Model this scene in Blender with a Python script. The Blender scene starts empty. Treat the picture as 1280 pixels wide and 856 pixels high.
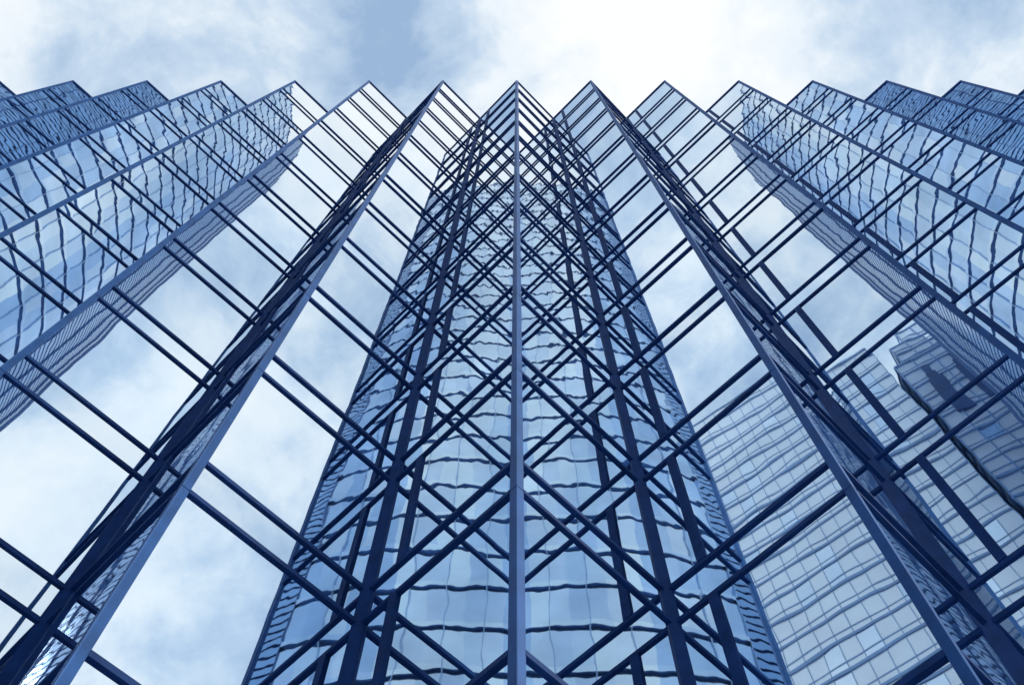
import bpy, math, random
from mathutils import Vector
random.seed(7)
D=bpy.data; C=bpy.context
scene=C.scene
scene.view_settings.view_transform='Standard'
scene.view_settings.look='None'
scene.view_settings.exposure=0

# ------------------------------------------------------------ constants
F=1200.0
P=math.atan(F/471.0)
sp,cp=math.sin(P),math.cos(P)
U=.0004474
ST=3.9
Y0=sp*sp*ST/(F*U)
S=.6395*Y0/sp
DD=S/2
CAMZ=1.6
def zq(q): return (F*Y0*q/sp - Y0*cp)/sp + CAMZ
ZTOP=zq(.0069)

# ------------------------------------------------------------ materials
def newmat(name):
    m=D.materials.new(name); m.use_nodes=True
    nt=m.node_tree; b=nt.nodes['Principled BSDF']
    return m,nt,b
def plain(name,col,rough=.5,metal=0,var=.12,scale=1.5,spec=.5):
    m,nt,b=newmat(name)
    tc=nt.nodes.new('ShaderNodeTexCoord')
    no=nt.nodes.new('ShaderNodeTexNoise'); no.inputs['Scale'].default_value=scale; no.inputs['Detail'].default_value=5
    nt.links.new(tc.outputs['Object'],no.inputs['Vector'])
    r=nt.nodes.new('ShaderNodeValToRGB')
    r.color_ramp.elements[0].position=.3; r.color_ramp.elements[1].position=.7
    r.color_ramp.elements[0].color=[c*(1-var) for c in col]+[1]
    r.color_ramp.elements[1].color=[min(1,c*(1+var)) for c in col]+[1]
    nt.links.new(no.outputs['Fac'],r.inputs['Fac'])
    nt.links.new(r.outputs['Color'],b.inputs['Base Color'])
    b.inputs['Roughness'].default_value=rough; b.inputs['Metallic'].default_value=metal
    b.inputs['Specular IOR Level'].default_value=spec
    return m

def glassmat():
    m,nt,b=newmat('mirror_glass')
    L=nt.links.new
    tc=nt.nodes.new('ShaderNodeTexCoord')
    at=nt.nodes.new('ShaderNodeAttribute'); at.attribute_name='pane_rand'
    w=nt.nodes.new('ShaderNodeMath'); w.operation='MULTIPLY'; w.inputs[1].default_value=60
    L(at.outputs['Fac'],w.inputs[0])
    n=nt.nodes.new('ShaderNodeTexNoise'); n.noise_dimensions='4D'
    n.inputs['Scale'].default_value=.55; n.inputs['Detail'].default_value=2.2; n.inputs['Roughness'].default_value=.42
    L(tc.outputs['Object'],n.inputs['Vector']); L(w.outputs[0],n.inputs['W'])
    bp=nt.nodes.new('ShaderNodeBump'); bp.inputs['Strength'].default_value=1; bp.inputs['Distance'].default_value=.0046
    L(n.outputs['Fac'],bp.inputs['Height']); L(bp.outputs['Normal'],b.inputs['Normal'])
    r=nt.nodes.new('ShaderNodeMapRange'); r.inputs['To Min'].default_value=.92; r.inputs['To Max'].default_value=1.03
    L(at.outputs['Fac'],r.inputs['Value'])
    mx=nt.nodes.new('ShaderNodeVectorMath'); mx.operation='SCALE'; mx.inputs[0].default_value=(.815,.90,.97)
    L(r.outputs[0],mx.inputs['Scale']); L(mx.outputs[0],b.inputs['Base Color'])
    b.inputs['Metallic'].default_value=1; b.inputs['Roughness'].default_value=.012
    return m
M_glass=glassmat()
M_mull=plain('navy_mullion_metal',(.020,.085,.28),.6,.0,.2,3,.22)
M_post=plain('blue_steel_cover',(.045,.155,.41),.5,.2,.2,2,.25)
M_roof=plain('roof_membrane',(.12,.16,.24),.8)
M_lightA=plain('pale_glass_a',(.60,.74,.89),.12,.8,.12,.3)
M_lightB=plain('pale_glass_b',(.55,.69,.86),.12,.8,.12,.3)
M_lightC=plain('pale_glass_c',(.67,.80,.92),.12,.8,.12,.3)
M_midA=plain('mid_glass_a',(.36,.54,.79),.14,.8,.15,.3)
M_midB=plain('mid_glass_b',(.43,.60,.83),.14,.8,.15,.3)
M_band=plain('band_window',(.16,.32,.60),.2,.5,.2,.6)
M_joint=plain('thin_joint',(.30,.46,.70),.2,.6,.2,.6)
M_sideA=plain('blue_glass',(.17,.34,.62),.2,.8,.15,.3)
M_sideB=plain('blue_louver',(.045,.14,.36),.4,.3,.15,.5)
M_white=plain('pale_cladding',(.76,.86,.95),.3,.5,.06,.2)
M_white2=plain('pale_glazing',(.66,.79,.93),.12,.8,.10,.15)
M_line=plain('slate_joint',(.22,.38,.63),.4,.2,.15,.3)
M_stone=plain('blue_grey_stone',(.66,.77,.89),.5,.4,.1,.4)
M_dark=plain('dark_recess',(.03,.09,.25),.4,.0,.2,.4)

# ------------------------------------------------------------ mesh helper
class MB:
    def __init__(s): s.v=[];s.f=[];s.m=[];s.r=[]
    def poly(s,pts,mi=0,r=None):
        i=len(s.v); s.v+= [tuple(p) for p in pts]; s.f.append(list(range(i,i+len(pts)))); s.m.append(mi); s.r.append(random.random() if r is None else r)
    def prism(s,plan,z0,z1,mi=0):
        n=len(plan)
        for i in range(n):
            a=plan[i];b=plan[(i+1)%n]
            s.poly([(a[0],a[1],z0),(b[0],b[1],z0),(b[0],b[1],z1),(a[0],a[1],z1)],mi)
        s.poly([(p[0],p[1],z1) for p in plan],mi)
        s.poly([(p[0],p[1],z0) for p in reversed(plan)],mi)
    def bar(s,a,b,n,w0,w1,z0,z1,mi=0):
        s.prism([(a[0]+n[0]*w0,a[1]+n[1]*w0),(a[0]+n[0]*w1,a[1]+n[1]*w1),(b[0]+n[0]*w1,b[1]+n[1]*w1),(b[0]+n[0]*w0,b[1]+n[1]*w0)],z0,z1,mi)
    def obj(s,name,mats,parent=None,attr=False):
        me=D.meshes.new(name); me.from_pydata(s.v,[],s.f)
        for m in mats: me.materials.append(m)
        me.polygons.foreach_set('material_index',s.m)
        if attr:
            a=me.attributes.new('pane_rand','FLOAT','FACE'); a.data.foreach_set('value',s.r)
        me.update()
        o=D.objects.new(name,me); C.collection.objects.link(o)
        if parent: o.parent=parent
        return o
def empty(name):
    e=D.objects.new(name,None); C.collection.objects.link(e); return e

# ------------------------------------------------------------ sawtooth tower
tower=empty('sawtooth_glass_office_tower')
K=11
glass=MB(); mull=MB(); post=MB(); vpost=MB(); vmull=MB()
lev=[]; spans=[]; prev=None
for k in range(-3,13):
    q=.001531+k*U
    za,zb=zq(q),zq(q+.000087)
    for z in (za,zb):
        if .3<z<ZTOP-.3: lev.append(z)
    if prev is not None and prev>.3: spans.append((prev+.060,min(za,ZTOP)-.040))
    prev=zb
lev=sorted(lev)
cuts=[0.0]+lev+[ZTOP]
def face(a,b,vert=False):
    dx,dy=b[0]-a[0],b[1]-a[1]; L=math.hypot(dx,dy); t=(dx/L,dy/L)
    n=(t[1],-t[0])
    if n[1]>0: n=(-n[0],-n[1])
    for i in range(len(cuts)-1):
        z0,z1=cuts[i],cuts[i+1]
        e=[random.gauss(0,.002) for _ in range(3)]
        e.append(e[0]-e[1]+e[2])
        pts=[(a,z0),(b,z0),(b,z1),(a,z1)]
        glass.poly([(p[0]+n[0]*q,p[1]+n[1]*q,z) for (p,z),q in zip(pts,e)])
    a2=(a[0]+t[0]*.09,a[1]+t[1]*.09); b2=(b[0]-t[0]*.09,b[1]-t[1]*.09)
    for z in lev:
        mull.bar(a2,b2,n,-.012,.040,z-.040,z+.040)
        mull.bar(a2,b2,n,-.012,.026,z+.040,z+.060)
    mull.bar(a,b,n,-.06,.05,ZTOP-.02,ZTOP+.16)
    if vert:
        c=L*.765; w=.08
        for z0,z1 in spans:
            vmull.bar((a[0]+t[0]*(c-w),a[1]+t[1]*(c-w)),(a[0]+t[0]*(c+w),a[1]+t[1]*(c+w)),n,-.012,.04,z0,z1)
for k in range(-K,K+1):
    o=(k*S,Y0); v=(k*S+DD,Y0+DD); o2=((k+1)*S,Y0)
    face(o,v)
    if k<K: face(o2,v,True)
    pl=[(-.012,-.035),(0,-.05),(.012,-.035),(.09,.04),(.055,.10),(-.055,.10),(-.09,.04)]
    zz=[0]+[z for i,z in enumerate(lev) if i%2==0]+[ZTOP+.2]
    for i in range(len(zz)-1):
        post.prism([(o[0]+x,o[1]+y) for x,y in pl],zz[i]+.012,zz[i+1]-.012)
    mull.prism([(o[0]+x*.9,o[1]+y*.9) for x,y in pl],0,ZTOP)
    vpost.prism([(v[0]-.09,v[1]-.09),(v[0]+.09,v[1]-.09),(v[0],v[1]+.03)],0,ZTOP+.1)
glass.obj('mirror_panes',[M_glass],tower,True)
mull.obj('horizontal_mullions',[M_mull],tower)
vmull.obj('vertical_mullions',[M_mull],tower)
post.obj('corner_posts',[M_post],tower)
vpost.obj('valley_posts',[M_mull],tower)
body=MB()
xl,xr=-K*S,K*S+DD
yb=Y0+32
body.poly([(xl,Y0,0),(xl,yb,0),(xl,yb,ZTOP),(xl,Y0,ZTOP)])
body.poly([(xr,Y0+DD,0),(xr,yb,0),(xr,yb,ZTOP),(xr,Y0+DD,ZTOP)])
body.poly([(xl,yb,0),(xr,yb,0),(xr,yb,ZTOP),(xl,yb,ZTOP)])
body.obj('side_and_back_walls',[M_glass],tower,True)
roof=MB()
pts=[]
for k in range(-K,K+1):
    pts+=[(k*S,Y0+.03,ZTOP-.1),(k*S+DD,Y0+DD+.03,ZTOP-.1)]
for i in range(len(pts)-1):
    a,b=pts[i],pts[i+1]
    roof.poly([a,b,(b[0],yb,b[2]),(a[0],yb,a[2])])
roof.obj('roof_deck',[M_roof],tower)

# ------------------------------------------------------------ round tower behind the viewer
rt=empty('round_office_tower')
CX,CY,R,H=0,-45,27,165
rm=MB(); N=144
nst=42; sh=H/nst
def ang(i): return 2*math.pi*i/N
def cpt(i,r,z):
    a=ang(i); return (CX+r*math.sin(a),CY+r*math.cos(a),z)
for i in range(N):
    am=math.degrees(ang(i+.5)); am=am-360 if am>180 else am
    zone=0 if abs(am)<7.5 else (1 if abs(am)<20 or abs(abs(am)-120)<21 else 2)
    for s in range(nst):
        z=s*sh
        if zone<2:
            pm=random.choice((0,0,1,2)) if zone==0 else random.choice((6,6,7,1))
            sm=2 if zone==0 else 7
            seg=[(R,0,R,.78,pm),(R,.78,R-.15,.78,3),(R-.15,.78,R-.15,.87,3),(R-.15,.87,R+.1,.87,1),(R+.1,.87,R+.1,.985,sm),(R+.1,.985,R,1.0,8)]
        else:
            seg=[]
            for q in range(5):
                f0=q/5
                seg+=[(R,f0,R,f0+.14,4),(R,f0+.14,R-.12,f0+.14,5),(R-.12,f0+.14,R-.12,f0+.2,5),(R-.12,f0+.2,R,f0+.2,5)]
        for r0,f0,r1,f1,mi in seg:
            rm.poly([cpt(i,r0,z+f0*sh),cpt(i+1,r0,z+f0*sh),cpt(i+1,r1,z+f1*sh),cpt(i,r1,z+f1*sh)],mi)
    rm.poly([cpt(i,R,H),cpt(i+1,R,H),(CX,CY,H)],4)
    if i%2==0:
        rad=(math.sin(ang(i)),math.cos(ang(i))); t=(rad[1],-rad[0])
        c=(CX+rad[0]*R,CY+rad[1]*R); w=.03
        rm.bar((c[0]-t[0]*w,c[1]-t[1]*w),(c[0]+t[0]*w,c[1]+t[1]*w),rad,-.05,.11,0,H+.4,5 if zone==2 else 8)
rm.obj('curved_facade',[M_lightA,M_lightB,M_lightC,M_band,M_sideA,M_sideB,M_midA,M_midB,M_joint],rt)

# ------------------------------------------------------------ rectangular towers
def block(mb,p,q,depth,z0,z1,cell,st,mw,mf,ml,proud=.12,lw=.12,slab=.16):
    """front facade p->q, outward normal is left of that direction"""
    dx,dy=q[0]-p[0],q[1]-p[1]; L=math.hypot(dx,dy); t=(dx/L,dy/L); n=(-t[1],t[0])
    r2=(q[0]-n[0]*depth,q[1]-n[1]*depth); s2=(p[0]-n[0]*depth,p[1]-n[1]*depth)
    cs=[p,q,r2,s2]
    for i in range(4):
        a=cs[i];b=cs[(i+1)%4]; dx,dy=b[0]-a[0],b[1]-a[1]; l=math.hypot(dx,dy); tt=(dx/l,dy/l); nn=(-tt[1],tt[0])
        nc=max(1,round(l/cell)); ns=max(1,round((z1-z0)/st))
        for c in range(nc):
            for s in range(ns):
                A=(a[0]+dx*c/nc,a[1]+dy*c/nc);B=(a[0]+dx*(c+1)/nc,a[1]+dy*(c+1)/nc)
                za=z0+(z1-z0)*s/ns; zb=z0+(z1-z0)*(s+1)/ns
                mb.poly([(A[0],A[1],za),(B[0],B[1],za),(B[0],B[1],zb),(A[0],A[1],zb)],mw if random.random()<.88 else mf)
        for c in range(nc+1):
            A=(a[0]+dx*c/nc,a[1]+dy*c/nc)
            mb.bar((A[0]-tt[0]*lw/2,A[1]-tt[1]*lw/2),(A[0]+tt[0]*lw/2,A[1]+tt[1]*lw/2),nn,-.02,proud,z0,z1+.05,ml)
        for s in range(ns+1):
            z=z0+(z1-z0)*s/ns
            mb.bar(a,b,nn,-.02,proud+.05,z-slab,z+slab,ml)
            if s<ns: mb.bar(a,b,nn,-.02,proud-.03,z+1.05,z+1.2,ml)
    mb.poly([(c[0],c[1],z1+.01) for c in cs],mf)
    return t,n

gt=empty('grid_facade_office_tower')
g=MB()
block(g,(-72,-8),(-44.3,-42.9),40,0,150,2.1,3.9,0,1,2,.08,.08,.2)
g.obj('gridded_facade',[M_white,M_white2,M_line],gt)
ct=empty('stepped_crown_office_tower')
c=MB()
A0=Vector((-44.0,-44.2)); B0=Vector((-30,-67.2)); t=(B0-A0).normalized(); n=Vector((-t.y,t.x))
block(c,tuple(A0),tuple(B0),26,0,140,2.7,3.9,0,1,2,.12,.2)
a=A0+t*2-n*2; b=B0-t*1-n*2
block(c,tuple(a),tuple(b),20,140,149,2.7,3.3,0,1,2,.12,.2)
a=A0+t*5-n*4; b=B0-t*3-n*4
block(c,tuple(a),tuple(b),15,149,156,2.7,4,0,1,2,.12,.2)
for j in range(4):
    s0=A0+t*(2.2+j*4.4); w=2.2
    for st in range(8):
        h0=120+st*2.0
        ww=w if st<6 else w*(1-(st-5)*.28)
        m0=s0+t*(w-ww)/2
        c.bar(m0,m0+t*ww,n,-.1,.22+.003*st,h0,h0+2.0,3)
c.obj('stone_facade',[M_stone,M_white2,M_line,M_dark],ct)

# ------------------------------------------------------------ ground
gm,nt,b=newmat('plaza_paving')
tc=nt.nodes.new('ShaderNodeTexCoord'); br=nt.nodes.new('ShaderNodeTexBrick')
br.inputs['Scale'].default_value=1; br.inputs['Brick Width'].default_value=1.2; br.inputs['Row Height'].default_value=.6
br.inputs['Mortar Size'].default_value=.012; br.offset=.5
br.inputs['Color1'].default_value=(.16,.21,.30,1); br.inputs['Color2'].default_value=(.20,.26,.36,1); br.inputs['Mortar'].default_value=(.05,.07,.11,1)
nt.links.new(tc.outputs['Object'],br.inputs['Vector']); nt.links.new(br.outputs['Color'],b.inputs['Base Color']); b.inputs['Roughness'].default_value=.7
gr=MB(); gr.poly([(-2000,-2000,-.004),(2000,-2000,-.004),(2000,2000,-.004),(-2000,2000,-.004)])
gr.obj('ground',[gm])

# ------------------------------------------------------------ world
SUN_EL,SUN_DIR=math.radians(38),Vector((.85,-.28,0)).normalized()
w=D.worlds.new('World'); scene.world=w; w.use_nodes=True
nt=w.node_tree; L=nt.links.new; N_=nt.nodes.new
bg=nt.nodes['Background']; bg.inputs['Strength'].default_value=.1
sky=N_('ShaderNodeTexSky'); sky.sky_type='NISHITA'; sky.sun_disc=False
sky.sun_elevation=SUN_EL; sky.sun_rotation=math.atan2(SUN_DIR.x,SUN_DIR.y)
tc=N_('ShaderNodeTexCoord')
def noise(scale,detail,rough,dist,off):
    mp=N_('ShaderNodeMapping'); mp.inputs['Location'].default_value=off
    L(tc.outputs['Generated'],mp.inputs['Vector'])
    n=N_('ShaderNodeTexNoise'); n.inputs['Scale'].default_value=scale; n.inputs['Detail'].default_value=detail
    n.inputs['Roughness'].default_value=rough; n.inputs['Distortion'].default_value=dist
    L(mp.outputs[0],n.inputs['Vector']); return n.outputs['Fac']
def math_(op,a,b_=None,clamp=False):
    m=N_('ShaderNodeMath'); m.operation=op; m.use_clamp=clamp
    for i,x in enumerate((a,b_)):
        if x is None: continue
        if isinstance(x,(int,float)): m.inputs[i].default_value=x
        else: L(x,m.inputs[i])
    return m.outputs[0]
def blob(pos,r,amp):
    d=N_('ShaderNodeVectorMath'); d.operation='DISTANCE'; d.inputs[1].default_value=Vector(pos).normalized()
    L(tc.outputs['Generated'],d.inputs[0])
    mr=N_('ShaderNodeMapRange'); mr.interpolation_type='SMOOTHSTEP'
    mr.inputs['From Min'].default_value=0; mr.inputs['From Max'].default_value=r
    mr.inputs['To Min'].default_value=amp; mr.inputs['To Max'].default_value=0
    L(d.outputs['Value'],mr.inputs['Value']); return mr.outputs[0]
n1=noise(4.2,10,.58,.35,(3.1,1.7,.4)); n2=noise(12,8,.62,.3,(7,2,5))
v=math_('ADD',math_('MULTIPLY',n1,2.1),math_('MULTIPLY',n2,.85))
v=math_('SUBTRACT',v,.88)
for pos,r,a in (((.13,.06,.99),.26,.58),((-.12,.06,.98),.20,-.24),((-.32,.06,.95),.26,-.28),((.42,.06,.90),.18,-.26),((.5,-.42,.8),.35,.14)):
    v=math_('ADD',v,blob(pos,r,a))
cr=N_('ShaderNodeValToRGB'); L(v,cr.inputs['Fac'])
e=cr.color_ramp.elements
e[0].position=.12; e[0].color=(.32,.465,.68,1)
e[1].position=1.0; e[1].color=(.97,.99,1,1)
x=e.new(.44); x.color=(.55,.685,.84,1)
x=e.new(.70); x.color=(.82,.895,.96,1)
sc=N_('ShaderNodeVectorMath'); sc.operation='SCALE'; sc.inputs['Scale'].default_value=10.7
L(cr.outputs['Color'],sc.inputs[0])
mix=N_('ShaderNodeMixRGB'); mix.inputs['Fac'].default_value=.95
L(sky.outputs[0],mix.inputs['Color1']); L(sc.outputs[0],mix.inputs['Color2'])
L(mix.outputs[0],bg.inputs['Color'])

sl=D.lights.new('sun','SUN'); sl.energy=1.0; sl.angle=math.radians(10); sl.color=(1,.985,.96)
so=D.objects.new('sun',sl); C.collection.objects.link(so)
dirv=Vector((SUN_DIR.x*math.cos(SUN_EL),SUN_DIR.y*math.cos(SUN_EL),math.sin(SUN_EL)))
so.rotation_euler=(-dirv).to_track_quat('-Z','Y').to_euler()
so.location=dirv*200

# ------------------------------------------------------------ camera
cam=D.cameras.new('camera'); co=D.objects.new('camera',cam); C.collection.objects.link(co)
co.location=(0,0,CAMZ); co.rotation_euler=(math.pi/2+P,0,0)
cam.sensor_width=36; cam.lens=F/1280*36; cam.shift_x=-6/1280
cam.clip_end=6000; cam.clip_start=.05
scene.camera=co
print('Y0',Y0,'S',S,'ZTOP',ZTOP)
